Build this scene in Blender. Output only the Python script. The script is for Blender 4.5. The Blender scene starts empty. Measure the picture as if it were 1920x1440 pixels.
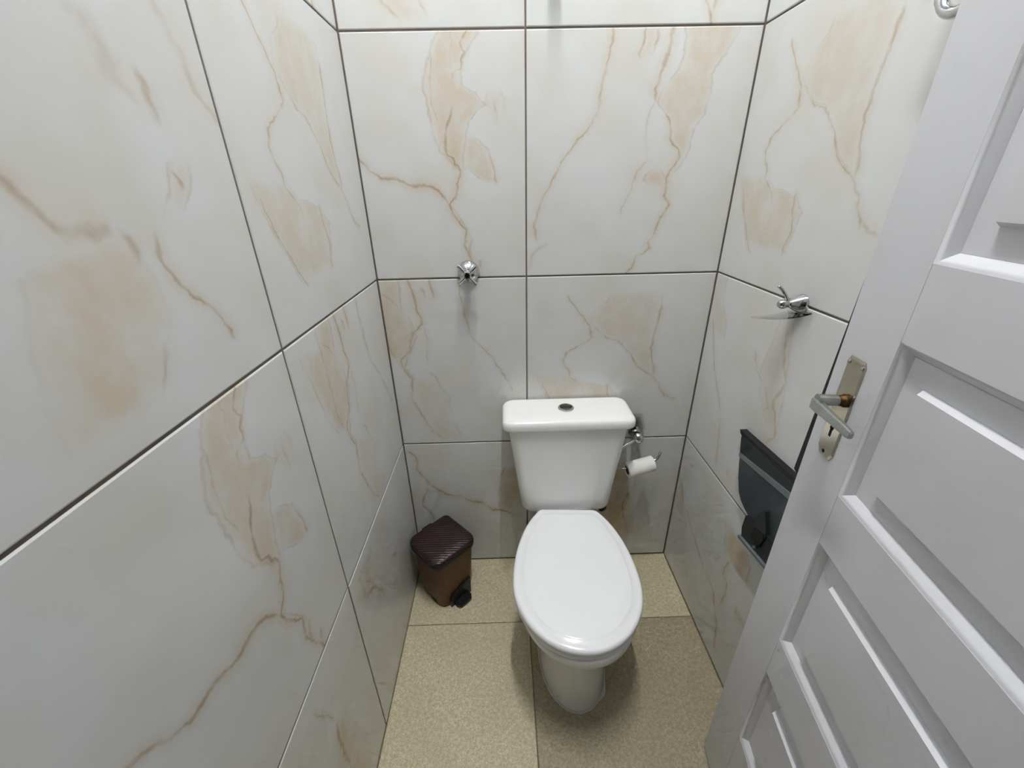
import bpy, bmesh, math, random
from mathutils import Vector, Matrix

# ------------------------------------------------------------------ camera
scene = bpy.context.scene
COL = scene.collection
cam_data = bpy.data.cameras.new('camera')
cam = bpy.data.objects.new('camera', cam_data)
COL.objects.link(cam)
F_PX, PITCH, ROLL, YAW = 771.34, 0.4457, 0.0214, -0.0137
cam_data.sensor_fit = 'HORIZONTAL'
cam_data.sensor_width = 36.0
cam_data.lens = 36.0 * F_PX / 1920.0
cam_data.clip_start = 0.01
cam.location = (0.3894, -1.2839, 1.4482)
def camera_matrix(p, r, y):
    cp, sp, cr, sr, cy, sy = math.cos(p), math.sin(p), math.cos(r), math.sin(r), math.cos(y), math.sin(y)
    Rz = Matrix(((cy, sy, 0), (-sy, cy, 0), (0, 0, 1)))
    base = Matrix(((1, 0, 0), (0, 0, -1), (0, 1, 0)))
    Rx = Matrix(((1, 0, 0), (0, cp, -sp), (0, sp, cp)))
    Rr = Matrix(((cr, sr, 0), (-sr, cr, 0), (0, 0, 1)))
    m = Rr @ Rx @ base @ Rz                       # world -> right, down, forward
    right, down, fwd = m[0], m[1], m[2]
    return Matrix((right, -down, -fwd)).transposed()
cam.rotation_euler = camera_matrix(PITCH, ROLL, YAW).to_euler()
scene.camera = cam

# ------------------------------------------------------------------ world, light, exposure
world = bpy.data.worlds.new('World'); scene.world = world
world.use_nodes = True
bg = world.node_tree.nodes['Background']
bg.inputs[0].default_value = (0.55, 0.74, 1.0, 1)
bg.inputs[1].default_value = 0.8
TUBE_STRENGTH = 540.0
TUBE_COLOR = (0.985, 0.995, 1.0, 1)
scene.view_settings.view_transform = 'Standard'
scene.view_settings.look = 'None'
scene.view_settings.gamma = 1.0
scene.view_settings.use_curve_mapping = False
scene.view_settings.exposure = 0.0

scene.cycles.max_bounces = 6
scene.cycles.diffuse_bounces = 4
scene.cycles.glossy_bounces = 3
scene.cycles.transmission_bounces = 6
scene.cycles.caustics_reflective = False
scene.cycles.caustics_refractive = False
scene.cycles.adaptive_threshold = 0.08
scene.cycles.adaptive_min_samples = 12

W, H_WALL, H_CEIL, Y_FRONT = 1.051, 2.4, 3.15, -1.42   # stall width, height of the open-topped stall walls, room ceiling, inner face of front wall
T = 0.6                                     # tile size

# ------------------------------------------------------------------ helpers
ORIG = {}
def root_of(o):
    while o.parent: o = o.parent
    return o
def tag(o, label, cat=None, group=None, kind=None):
    o['label'] = label
    if cat: o['category'] = cat
    if group: o['group'] = group
    if kind: o['kind'] = kind
    return o
def thing(name, label, cat, loc=(0, 0, 0), rotz=0.0, local=False, group=None, kind=None):
    """Empty at the thing's base; parts are drawn in room coordinates unless local."""
    o = bpy.data.objects.new(name, None); COL.objects.link(o)
    o.empty_display_size = 0.05
    o.location = loc; o.rotation_euler = (0, 0, rotz)
    ORIG[o] = Vector((0, 0, 0)) if local else Vector(loc)
    return tag(o, label, cat, group, kind)
def obj(name, bm, mat, parent=None, smooth=False, angle=0.6):
    if parent is not None:
        bmesh.ops.translate(bm, verts=bm.verts, vec=-ORIG.get(root_of(parent), Vector((0, 0, 0))))
    bmesh.ops.recalc_face_normals(bm, faces=bm.faces)
    me = bpy.data.meshes.new(name)
    if smooth:
        for f in bm.faces: f.smooth = True
        for e in bm.edges:
            if len(e.link_faces) == 2 and e.calc_face_angle(0) > angle: e.smooth = False
    bm.to_mesh(me); bm.free()
    if mat: me.materials.append(mat)
    o = bpy.data.objects.new(name, me); COL.objects.link(o)
    if parent is not None: o.parent = parent
    return o
def struct(name, bm, mat, label, parent=None):
    o = obj(name, bm, mat, parent); o['kind'] = 'structure'; o['label'] = label
    return o
def add_box(bm, a, b, bev=0.0, seg=2):
    a, b = Vector(a), Vector(b)
    lo = Vector([min(a[i], b[i]) for i in range(3)]); hi = Vector([max(a[i], b[i]) for i in range(3)])
    r = bmesh.ops.create_cube(bm, size=1.0)
    for v in r['verts']:
        v.co = Vector([(lo[i] + hi[i]) / 2 + v.co[i] * (hi[i] - lo[i]) for i in range(3)])
    if bev > 0:
        es = list({e for v in r['verts'] for e in v.link_edges})
        bmesh.ops.bevel(bm, geom=es, offset=bev, segments=seg, affect='EDGES', profile=0.6)
    return bm
def loft(bm, rings, cap0=True, cap1=True, closed=True):
    vr = [[bm.verts.new(p) for p in ring] for ring in rings]
    n = len(vr[0])
    for a, b in zip(vr[:-1], vr[1:]):
        for i in range(n if closed else n - 1):
            j = (i + 1) % n
            try: bm.faces.new((a[i], a[j], b[j], b[i]))
            except ValueError: pass
    if cap0: bm.faces.new(list(reversed(vr[0])))
    if cap1: bm.faces.new(vr[-1])
    return bm
def frame_of(axis):
    axis = Vector(axis).normalized()
    up = Vector((0, 0, 1)) if abs(axis.z) < 0.9 else Vector((0, 1, 0))
    a = axis.cross(up).normalized(); b = axis.cross(a).normalized()
    return axis, a, b
def lathe(bm, origin, axis, prof, n=32, cap0=True, cap1=True):
    """prof: list of (distance along axis, radius)."""
    origin = Vector(origin); ax, a, b = frame_of(axis)
    rings = [[origin + ax * h + (a * math.cos(2 * math.pi * i / n) + b * math.sin(2 * math.pi * i / n)) * max(r, 1e-5)
              for i in range(n)] for h, r in prof]
    return loft(bm, rings, cap0, cap1)
def smooth_path(pts, sub=6):
    pts = [Vector(p) for p in pts]; out = []
    for i in range(len(pts) - 1):
        p0 = pts[max(i - 1, 0)]; p1 = pts[i]; p2 = pts[i + 1]; p3 = pts[min(i + 2, len(pts) - 1)]
        for k in range(sub):
            t = k / sub
            out.append(0.5 * ((2 * p1) + (p2 - p0) * t + (2 * p0 - 5 * p1 + 4 * p2 - p3) * t * t + (3 * p1 - p0 - 3 * p2 + p3) * t ** 3))
    out.append(pts[-1]); return out
def tube(bm, path, radius, n=12, round_end=True):
    path = [Vector(p) for p in path]; rings = []; a = None
    m = len(path)
    for i, p in enumerate(path):
        t = (path[min(i + 1, m - 1)] - path[max(i - 1, 0)]).normalized()
        if a is None: _, a, b = frame_of(t)
        a = (a - t * a.dot(t)).normalized(); b = t.cross(a)
        r = radius(i / (m - 1)) if callable(radius) else radius
        rings.append([p + (a * math.cos(2 * math.pi * k / n) + b * math.sin(2 * math.pi * k / n)) * r for k in range(n)])
        if round_end and i == m - 1:
            for q, s in ((0.5, 0.86), (0.86, 0.5), (0.98, 0.15)):
                rings.append([p + t * r * q + (a * math.cos(2 * math.pi * k / n) + b * math.sin(2 * math.pi * k / n)) * r * s for k in range(n)])
    return loft(bm, rings)
def rrect(cx, cy, hx, hy, r, z, k=6, r1=None):
    out = []; r_all = r
    for sx, sy, a0 in ((1, 1, 0), (-1, 1, 90), (-1, -1, 180), (1, -1, 270)):
        r = r1 if (r1 is not None and a0 == 0) else r_all
        for i in range(k + 1):
            a = math.radians(a0 + 90 * i / k)
            out.append(Vector((cx + sx * (hx - r) + r * math.cos(a), cy + sy * (hy - r) + r * math.sin(a), z)))
    return out
def dup(root, loc=None, parent=None):
    c = root.copy(); COL.objects.link(c)
    if parent is not None: c.parent = parent
    if loc is not None: c.location = loc
    return c

# ------------------------------------------------------------------ materials
def srgb(r, g, b):
    f = lambda c: (c / 255 / 12.92) if c / 255 <= 0.04045 else ((c / 255 + 0.055) / 1.055) ** 2.4
    return (f(r), f(g), f(b), 1.0)
class NT:
    """Small node-graph helper."""
    def __init__(self, name):
        self.mat = bpy.data.materials.new(name); self.mat.use_nodes = True
        self.t = self.mat.node_tree; self.b = self.t.nodes['Principled BSDF']
    def n(self, kind, **kw):
        nd = self.t.nodes.new(kind)
        for k, v in kw.items(): setattr(nd, k, v)
        return nd
    def put(self, sock, v):
        if isinstance(v, (int, float, tuple)): sock.default_value = v
        else: self.t.links.new(v, sock)
    def math(self, op, a, b=0.0, clamp=False):
        nd = self.n('ShaderNodeMath', operation=op, use_clamp=clamp)
        self.put(nd.inputs[0], a); self.put(nd.inputs[1], b); return nd.outputs[0]
    def noise(self, vec, scale, detail=2.0, rough=0.5):
        nd = self.n('ShaderNodeTexNoise'); self.put(nd.inputs['Vector'], vec)
        nd.inputs['Scale'].default_value = scale; nd.inputs['Detail'].default_value = detail
        nd.inputs['Roughness'].default_value = rough; return nd.outputs['Fac']
    def ramp(self, fac, a, b, lo=0.0, hi=1.0):
        nd = self.n('ShaderNodeMapRange', interpolation_type='SMOOTHSTEP')
        self.put(nd.inputs[0], fac); self.put(nd.inputs[1], a); self.put(nd.inputs[2], b)
        nd.inputs[3].default_value = lo; nd.inputs[4].default_value = hi; return nd.outputs[0]
    def mix(self, fac, a, b):
        nd = self.n('ShaderNodeMix', data_type='RGBA')
        self.put(nd.inputs[0], fac); self.put(nd.inputs[6], a); self.put(nd.inputs[7], b); return nd.outputs[2]
    def curve(self, x, pts):
        nd = self.n('ShaderNodeFloatCurve'); cm = nd.mapping; c = cm.curves[0]
        pts = sorted((min(max(a, 0.0), 1.0), min(max(b, 0.0), 1.0)) for a, b in pts)
        c.points[0].location = pts[0]; c.points[1].location = pts[-1]
        for p in pts[1:-1]: c.points.new(*p)
        for p in c.points: p.handle_type = 'VECTOR'
        cm.update(); self.put(nd.inputs['Value'], x); return nd.outputs[0]
    def bump(self, h, strength, dist=0.002):
        nd = self.n('ShaderNodeBump'); nd.inputs['Strength'].default_value = strength
        nd.inputs['Distance'].default_value = dist; self.put(nd.inputs['Height'], h)
        self.put(self.b.inputs['Normal'], nd.outputs[0])
def simple(name, color, rough=0.5, metal=0.0, **kw):
    m = NT(name); vec = m.n('ShaderNodeTexCoord').outputs['Object']
    v = kw.pop('vary', 0.06); sc = kw.pop('scale', 14.0); bmp = kw.pop('bump', 0.0); bs = kw.pop('bump_scale', 60.0)
    f = m.noise(vec, sc, 4.0)
    c2 = tuple(max(0, c * (1 - v)) for c in color[:3]) + (1,)
    c3 = tuple(min(1, c * (1 + v)) for c in color[:3]) + (1,)
    m.put(m.b.inputs['Base Color'], m.mix(f, c2, c3))
    m.b.inputs['Roughness'].default_value = rough; m.b.inputs['Metallic'].default_value = metal
    for k, x in kw.items(): m.b.inputs[k].default_value = x
    if bmp: m.bump(m.noise(vec, bs, 3.0), bmp)
    return m.mat

TILE_BASE = srgb(213, 214, 213)
BLOTCH = srgb(197, 176, 138)
VEIN = srgb(152, 122, 78)
DESIGNS = {
    'A': [
        ('v', [(0.685, 0.831), (0.69, 0.855), (0.725, 0.861), (0.744, 0.926), (0.724, 0.956), (0.748, 0.984)], 0.008, 0.8),
        ('v', [(0.609, 0.678), (0.593, 0.75), (0.594, 0.813), (0.596, 0.863), (0.605, 0.934)], 0.006, 0.5),
        ('v', [(0.683, 0.861), (0.691, 0.951), (0.691, 0.991)], 0.005, 0.35),
        ('v', [(0.76, 0.0), (0.74, 0.06), (0.715, 0.117), (0.695, 0.159), (0.705, 0.234), (0.642, 0.311), (0.632, 0.346), (0.666, 0.377), (0.676, 0.422), (0.696, 0.473), (0.683, 0.51), (0.642, 0.561), (0.64, 0.63), (0.666, 0.697), (0.677, 0.736)], 0.01, 1.0),
        ('h', [(0.0, 0.66), (0.09, 0.63), (0.18, 0.57), (0.244, 0.545), (0.275, 0.51), (0.326, 0.466), (0.407, 0.457), (0.461, 0.426), (0.527, 0.428), (0.583, 0.401), (0.629, 0.354)], 0.012, 0.9),
        ('v', [(0.877, 0.66), (0.869, 0.706), (0.863, 0.758)], 0.012, 0.5),
        ('v', [(0.859, 0.426), (0.846, 0.514), (0.824, 0.578)], 0.008, 0.7),
        ('blob', [(0.697, 0.477), (0.641, 0.546), (0.619, 0.568), (0.589, 0.631), (0.579, 0.685), (0.572, 0.763), (0.554, 0.808), (0.575, 0.863), (0.605, 0.934), (0.636, 0.986)],
         [(0.705, 0.477), (0.719, 0.566), (0.731, 0.628), (0.742, 0.675), (0.832, 0.74), (0.78, 0.785), (0.721, 0.811), (0.728, 0.861), (0.744, 0.92), (0.795, 0.984)], 0.55, 0.03),
        ('blob', [(0.834, 0.426), (0.714, 0.495), (0.72, 0.58), (0.731, 0.628)],
         [(0.859, 0.426), (0.849, 0.5), (0.824, 0.578), (0.747, 0.628)], 0.5, 0.025),
        ('blob', [(0.86, 0.667), (0.854, 0.707), (0.833, 0.759), (0.842, 0.809)],
         [(0.883, 0.666), (0.9, 0.706), (0.909, 0.758), (0.88, 0.809)], 0.22, 0.04),
        ('h', [(0.641, 0.341), (0.699, 0.263), (0.73, 0.194)], 0.01, 0.6),
        ('v', [(0.721, 0.103), (0.719, 0.145), (0.73, 0.194)], 0.012, 0.6),
        ('v', [(0.767, 0.042), (0.77, 0.097)], 0.012, 0.5),
    ],
    'B': [
        ('v', [(0.048, 0.168), (0.034, 0.243), (0.076, 0.361), (0.172, 0.53), (0.294, 0.666), (0.322, 0.712), (0.325, 0.777), (0.353, 0.912), (0.357, 0.988)], 0.009, 0.7),
        ('v', [(0.571, 0.734), (0.561, 0.78), (0.584, 0.86), (0.604, 0.932), (0.611, 0.988)], 0.012, 0.8),
        ('v', [(0.557, 0.53), (0.543, 0.608), (0.544, 0.696), (0.569, 0.747)], 0.005, 0.35),
        ('v', [(0.454, 0.271), (0.455, 0.306), (0.49, 0.383), (0.522, 0.473), (0.566, 0.523)], 0.006, 0.45),
        ('v', [(0.512, -0.003), (0.536, 0.028), (0.557, 0.089), (0.6, 0.105), (0.616, 0.122), (0.608, 0.148), (0.633, 0.197), (0.664, 0.286), (0.685, 0.325), (0.662, 0.365), (0.655, 0.441), (0.679, 0.477), (0.709, 0.527), (0.701, 0.549), (0.653, 0.599), (0.647, 0.654), (0.613, 0.708)], 0.009, 0.85),
        ('v', [(0.49, 0.886), (0.472, 0.916), (0.49, 0.951), (0.492, 0.992)], 0.01, 0.7),
        ('v', [(0.542, 0.924), (0.549, 0.951), (0.548, 0.991)], 0.012, 0.6),
        ('blob', [(0.491, 0.883), (0.472, 0.916), (0.49, 0.951), (0.489, 0.992)],
         [(0.513, 0.883), (0.542, 0.921), (0.549, 0.951), (0.551, 0.991)], 0.3, 0.02),
        ('blob', [(0.651, 0.441), (0.693, 0.499), (0.701, 0.549), (0.653, 0.599), (0.649, 0.654), (0.623, 0.694), (0.578, 0.734), (0.595, 0.786), (0.647, 0.847), (0.671, 0.908), (0.658, 0.987)],
         [(0.669, 0.433), (0.726, 0.498), (0.749, 0.555), (0.751, 0.638), (0.798, 0.691), (0.811, 0.769), (0.795, 0.833), (0.841, 0.905), (0.878, 0.975)], 0.5, 0.03),
        ('blob', [(0.598, 0.396), (0.553, 0.42), (0.557, 0.457), (0.603, 0.486)],
         [(0.641, 0.396), (0.659, 0.418), (0.651, 0.441), (0.62, 0.485)], 0.45, 0.03),
        ('v', [(0.008, 0.022), (0.026, 0.101), (0.061, 0.134), (0.088, 0.151), (0.096, 0.172)], 0.02, 0.35),
    ],
    'C': [
        ('v', [(0.493, 0.029), (0.433, 0.083), (0.396, 0.147), (0.364, 0.233), (0.327, 0.317), (0.348, 0.442), (0.322, 0.476), (0.296, 0.548), (0.354, 0.615), (0.366, 0.666), (0.391, 0.716), (0.436, 0.755), (0.438, 0.794), (0.421, 0.843), (0.415, 0.909), (0.389, 0.997)], 0.01, 0.85),
        ('v', [(0.469, 0.899), (0.459, 0.936), (0.449, 0.968)], 0.012, 0.6),
        ('v', [(0.519, 0.888), (0.51, 0.935), (0.499, 0.994)], 0.012, 0.7),
        ('v', [(0.934, 0.333), (0.874, 0.438), (0.798, 0.571), (0.742, 0.625), (0.697, 0.688), (0.674, 0.778), (0.655, 0.903), (0.647, 0.986)], 0.008, 0.6),
        ('v', [(0.55, 0.263), (0.554, 0.31), (0.504, 0.381), (0.48, 0.449), (0.415, 0.506)], 0.007, 0.5),
        ('v', [(0.603, 0.051), (0.565, 0.116)], 0.007, 0.5),
        ('v', [(0.437, 0.516), (0.461, 0.653), (0.442, 0.745)], 0.005, 0.35),
        ('blob', [(0.281, 0.543), (0.242, 0.649), (0.236, 0.77), (0.229, 0.905), (0.217, 1.001)],
         [(0.296, 0.542), (0.358, 0.646), (0.382, 0.716), (0.371, 0.786), (0.336, 0.874), (0.344, 0.998)], 0.5, 0.03),
        ('blob', [(0.481, 0.023), (0.433, 0.083), (0.364, 0.233), (0.327, 0.317), (0.348, 0.442)],
         [(0.612, 0.019), (0.575, 0.116), (0.545, 0.263), (0.502, 0.358), (0.428, 0.44)], 0.28, 0.04),
        ('blob', [(0.234, 0.559), (0.145, 0.672), (0.132, 0.776), (0.096, 0.882), (0.069, 0.975)],
         [(0.286, 0.487), (0.34, 0.582), (0.399, 0.686), (0.372, 0.805), (0.237, 0.941)], 0.55, 0.05),
        ('v', [(0.371, 0.431), (0.317, 0.506), (0.34, 0.582)], 0.01, 0.5),
    ],
    'D': [
        ('v', [(0.236, 0.43), (0.244, 0.456), (0.2, 0.53), (0.223, 0.579), (0.298, 0.619), (0.359, 0.661), (0.344, 0.718), (0.308, 0.778), (0.249, 0.844), (0.212, 0.906)], 0.009, 0.7),
        ('v', [(0.727, 0.41), (0.727, 0.459), (0.708, 0.518), (0.694, 0.589), (0.694, 0.642), (0.705, 0.704), (0.716, 0.786), (0.721, 0.848)], 0.011, 0.7),
        ('v', [(0.813, 0.271), (0.804, 0.301), (0.768, 0.35), (0.726, 0.405), (0.684, 0.441), (0.627, 0.485), (0.573, 0.57), (0.513, 0.633), (0.443, 0.654), (0.416, 0.684)], 0.01, 0.8),
        ('h', [(0.806, 0.296), (0.843, 0.274), (0.888, 0.261)], 0.012, 0.5),
        ('v', [(0.256, 0.124), (0.188, 0.215), (0.119, 0.323), (0.078, 0.404)], 0.008, 0.7),
        ('v', [(0.332, 0.337), (0.309, 0.376), (0.23, 0.443)], 0.008, 0.5),
        ('v', [(0.467, 0.147), (0.49, 0.248), (0.471, 0.317), (0.461, 0.378)], 0.009, 0.7),
        ('blob', [(0.722, 0.415), (0.6, 0.527), (0.511, 0.639), (0.406, 0.676), (0.345, 0.75), (0.363, 0.818), (0.432, 0.858), (0.446, 0.935), (0.43, 1.004)],
         [(0.726, 0.413), (0.711, 0.504), (0.693, 0.585), (0.698, 0.663), (0.709, 0.776), (0.721, 0.848), (0.712, 0.905)], 0.38, 0.04),
        ('blob', [(0.231, 0.113), (0.158, 0.25), (0.081, 0.36), (0.044, 0.448)],
         [(0.478, 0.148), (0.498, 0.23), (0.531, 0.307), (0.473, 0.36), (0.313, 0.396), (0.237, 0.456)], 0.42, 0.03),
    ],
    'G': [
        ('v', [(0.781, 0.561), (0.753, 0.57), (0.725, 0.596), (0.718, 0.634), (0.706, 0.66), (0.695, 0.685), (0.692, 0.696)], 0.04, 0.4),
        ('v', [(0.789, 0.534), (0.792, 0.557), (0.79, 0.579), (0.786, 0.602), (0.776, 0.619)], 0.016, 0.8),
        ('v', [(1.008, 0.553), (0.982, 0.577), (0.939, 0.61), (0.927, 0.651), (0.922, 0.682), (0.9, 0.704), (0.89, 0.746), (0.884, 0.76)], 0.02, 0.4),
        ('v', [(0.807, 0.421), (0.802, 0.441), (0.785, 0.456)], 0.01, 0.7),
        ('blob', [(0.713, 0.37), (0.762, 0.412), (0.782, 0.459), (0.814, 0.482)],
         [(0.759, 0.367), (0.818, 0.411), (0.838, 0.445), (0.846, 0.484)], 0.4, 0.04),
        ('h', [(0.441, 0.456), (0.469, 0.434), (0.485, 0.414), (0.5, 0.391), (0.515, 0.371), (0.537, 0.359), (0.566, 0.356), (0.6, 0.364)], 0.022, 0.8),
        ('v', [(0.817, 0.096), (0.802, 0.136), (0.766, 0.191), (0.714, 0.242), (0.681, 0.31), (0.682, 0.329), (0.692, 0.356)], 0.01, 0.8),
        ('v', [(0.627, 0.302), (0.63, 0.323), (0.62, 0.362)], 0.016, 0.6),
        ('v', [(0.571, 0.071), (0.603, 0.124), (0.623, 0.171)], 0.01, 0.5),
        ('blob', [(0.381, 0.058), (0.386, 0.132), (0.395, 0.184), (0.412, 0.25), (0.432, 0.318), (0.562, 0.355), (0.507, 0.369)],
         [(0.507, 0.006), (0.546, 0.039), (0.603, 0.124), (0.654, 0.204), (0.658, 0.264), (0.63, 0.323), (0.608, 0.36)], 0.55, 0.06),
    ],
    'E': [
        ('v', [(0.369, 0.678), (0.35, 0.722), (0.301, 0.808), (0.307, 0.891), (0.256, 0.966)], 0.009, 0.7),
        ('h', [(0.369, 0.678), (0.423, 0.64), (0.505, 0.584), (0.563, 0.578), (0.637, 0.534), (0.707, 0.516), (0.764, 0.452), (0.824, 0.457), (0.883, 0.424), (0.943, 0.382)], 0.012, 0.75),
        ('v', [(0.361, 0.374), (0.365, 0.413), (0.346, 0.461), (0.304, 0.517), (0.319, 0.592), (0.356, 0.664)], 0.009, 0.6),
        ('blob', [(0.812, 0.458), (0.81, 0.573), (0.832, 0.718), (0.863, 0.816)],  # brown marbling with the cistern's shadow painted into it
         [(0.943, 0.414), (0.975, 0.566), (0.976, 0.812)], 0.6, 0.05),
        ('blob', [(0.035, 0.291), (0.093, 0.525), (0.149, 0.672)],
         [(0.254, 0.281), (0.31, 0.517), (0.31, 0.666)], 0.3, 0.06),
    ],
    'K': [
        ('v', [(0.371, 0.055), (0.356, 0.131), (0.307, 0.328), (0.243, 0.425), (0.163, 0.517), (0.038, 0.78)], 0.012, 0.5),
        ('v', [(0.62, 0.518), (0.638, 0.554), (0.592, 0.622), (0.496, 0.663), (0.45, 0.743)], 0.012, 0.45),
        ('v', [(0.669, 0.391), (0.719, 0.451), (0.712, 0.49), (0.655, 0.598), (0.677, 0.643), (0.696, 0.699), (0.663, 0.742), (0.637, 0.814), (0.617, 0.893)], 0.014, 0.6),
        ('blob', [(0.16, 0.682), (0.059, 0.729), (0.014, 0.837), (0.048, 0.991)],
         [(0.188, 0.692), (0.186, 0.769), (0.116, 0.864), (0.104, 1.001)], 0.3, 0.05),
        ('blob', [(0.708, 0.451), (0.576, 0.556), (0.525, 0.675), (0.567, 0.877), (0.573, 0.952)],
         [(0.732, 0.467), (0.708, 0.592), (0.681, 0.744), (0.649, 0.903), (0.653, 0.974)], 0.33, 0.05),
        ('blob', [(0.54, 0.026), (0.492, 0.037), (0.478, 0.11)],
         [(0.653, 0.057), (0.592, 0.086), (0.562, 0.158)], 0.5, 0.05),
    ],
    'L': [
        ('v', [(0.745, 0.092), (0.728, 0.158), (0.706, 0.261), (0.648, 0.326), (0.612, 0.387), (0.451, 0.427), (0.375, 0.466), (0.324, 0.499), (0.212, 0.548), (0.134, 0.57), (0.037, 0.704)], 0.01, 0.8),
        ('v', [(0.687, 0.379), (0.706, 0.474), (0.696, 0.555), (0.658, 0.567), (0.65, 0.61), (0.673, 0.688)], 0.01, 0.8),
        ('blob', [(0.694, 0.526), (0.648, 0.569), (0.642, 0.628), (0.586, 0.786), (0.552, 0.868)],
         [(0.826, 0.682), (0.815, 0.799), (0.707, 0.909), (0.699, 1.002)], 0.6, 0.05),
        ('blob', [(0.866, 0.434), (0.82, 0.461), (0.805, 0.539)],
         [(0.892, 0.468), (0.891, 0.564), (0.861, 0.617)], 0.8, 0.05),
        ('blob', [(0.022, 0.23), (0.013, 0.461), (0.044, 0.724)],
         [(0.248, 0.458), (0.145, 0.543), (0.08, 0.668)], 0.45, 0.05),
    ],
}
DESIGNS['M'] = [
    ('v', [(0.102, 0.936), (0.099, 0.853), (0.114, 0.785)][::-1], 0.02, 0.6),
    ('h', [(0.115, 0.787), (0.2, 0.745), (0.281, 0.627), (0.307, 0.53)], 0.02, 0.5),
    ('blob', [(0.105, 0.728), (0.05, 0.87), (0.071, 0.957)], [(0.286, 0.60), (0.3, 0.75), (0.25, 0.957)], 0.35, 0.08),
]
DESIGNS['N'] = [
    ('h', [(0.601, 0.901), (0.658, 0.795), (0.694, 0.68)], 0.014, 0.5),
    ('v', [(0.682, 0.37), (0.676, 0.508), (0.674, 0.625), (0.694, 0.689)], 0.014, 0.7),
    ('blob', [(0.6, 0.1), (0.634, 0.494), (0.656, 0.63), (0.694, 0.68)], [(0.83, 0.1), (0.784, 0.49), (0.75, 0.63), (0.70, 0.68)], 0.5, 0.06),
]
DESIGNS['P'] = [
    ('v', [(0.667, 0.328), (0.64, 0.448), (0.677, 0.584)], 0.012, 0.6),
    ('v', [(0.70, 0.60), (0.72, 0.78), (0.69, 0.99)], 0.012, 0.35),
    ('blob', [(0.42, 0.05), (0.44, 0.26), (0.45, 0.54), (0.52, 0.8)], [(0.66, 0.05), (0.74, 0.26), (0.68, 0.54), (0.66, 0.8)], 0.65, 0.06),
]
def marble(name, feats):
    m = NT('marble_tile_' + name)
    uv = m.n('ShaderNodeUVMap').outputs[0]
    # slightly torn vein edges
    def warp(scale, amp):
        nd = m.n('ShaderNodeTexNoise'); m.put(nd.inputs['Vector'], uv); nd.inputs['Scale'].default_value = scale
        nd.inputs['Detail'].default_value = 3.0
        s = m.n('ShaderNodeVectorMath', operation='SUBTRACT'); m.put(s.inputs[0], nd.outputs['Color']); s.inputs[1].default_value = (.5, .5, .5)
        k = m.n('ShaderNodeVectorMath', operation='SCALE'); m.put(k.inputs[0], s.outputs[0]); k.inputs['Scale'].default_value = amp
        return k.outputs[0]
    a = m.n('ShaderNodeVectorMath', operation='ADD'); m.put(a.inputs[0], uv); m.put(a.inputs[1], warp(9.0, 0.034))
    a2 = m.n('ShaderNodeVectorMath', operation='ADD'); m.put(a2.inputs[0], a.outputs[0]); m.put(a2.inputs[1], warp(34.0, 0.022))
    sep = m.n('ShaderNodeSeparateXYZ'); m.put(sep.inputs[0], a2.outputs[0])
    u, v = sep.outputs[0], sep.outputs[1]
    vein = 0.0; blot = 0.0
    first_v = first_b = True
    for f in feats:
        if f[0] in 'vh':
            kind, pts, w, s = f
            x, y = (v, u) if kind == 'v' else (u, v)
            cp = [(p[1], p[0]) for p in pts] if kind == 'v' else [(p[0], p[1]) for p in pts]
            x0, x1 = min(p[0] for p in cp), max(p[0] for p in cp)
            d = m.math('ABSOLUTE', m.math('SUBTRACT', y, m.curve(x, cp)))
            e = min(0.03, (x1 - x0) / 3)
            win = m.math('MULTIPLY', m.ramp(x, x0 - e * .3, x0 + e) if x0 > 0.02 else 1.0,
                         m.ramp(x, x1 + e * .3, x1 - e) if x1 < 0.98 else 1.0)
            core = m.math('MULTIPLY', m.ramp(d, w, 0.0), m.math('MULTIPLY', win, s * 0.66))
            halo = m.math('MULTIPLY', m.ramp(d, w * 3.2 + 0.012, 0.0), m.math('MULTIPLY', win, s * 0.34))
            vein = core if first_v else m.math('MAXIMUM', vein, core); first_v = False
            blot = halo if first_b else m.math('MAXIMUM', blot, halo); first_b = False
        else:
            _, L, R, s, soft = f
            cl = m.curve(v, [(p[1], p[0]) for p in L]); cr = m.curve(v, [(p[1], p[0]) for p in R])
            v0 = max(min(p[1] for p in L), min(p[1] for p in R)); v1 = min(max(p[1] for p in L), max(p[1] for p in R))
            dl = m.math('SUBTRACT', u, cl); dr = m.math('SUBTRACT', cr, u)
            dd = m.math('MINIMUM', dl, dr)
            fill = m.math('MULTIPLY', m.ramp(dd, -soft * .7, soft * 1.4), s * 0.9)
            win = m.math('MULTIPLY', m.ramp(v, v0 - .01, v0 + .04) if v0 > 0.02 else 1.0,
                         m.ramp(v, v1 + .01, v1 - .04) if v1 < 0.97 else 1.0)
            fill = m.math('MULTIPLY', fill, win)
            blot = fill if first_b else m.math('MAXIMUM', blot, fill); first_b = False
            rim = m.math('MULTIPLY', m.ramp(m.math('ABSOLUTE', dd), 0.010, 0.0), m.math('MULTIPLY', win, s * (0.5 if soft < 0.055 else 0.12)))
            vein = rim if first_v else m.math('MAXIMUM', vein, rim); first_v = False
    mp = m.n('ShaderNodeMapping'); m.put(mp.inputs['Vector'], uv); mp.inputs['Rotation'].default_value = (0, 0, 0.35); mp.inputs['Scale'].default_value = (1.25, 0.9, 1)
    st = mp.outputs[0]
    n1 = m.noise(uv, 3.5, 2.0); n2 = m.noise(st, 9.0, 3.0, 0.6)
    blot = m.math('MULTIPLY', blot, m.ramp(n2, 0.28, 0.66, 0.45, 1.15))
    vein = m.math('MULTIPLY', vein, m.ramp(n2, 0.32, 0.62, 0.25, 1.0))
    base = m.mix(m.ramp(n1, 0.35, 0.7), TILE_BASE, srgb(209, 207, 201))
    c = m.mix(blot, base, BLOTCH)
    c = m.mix(vein, c, VEIN)
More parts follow.
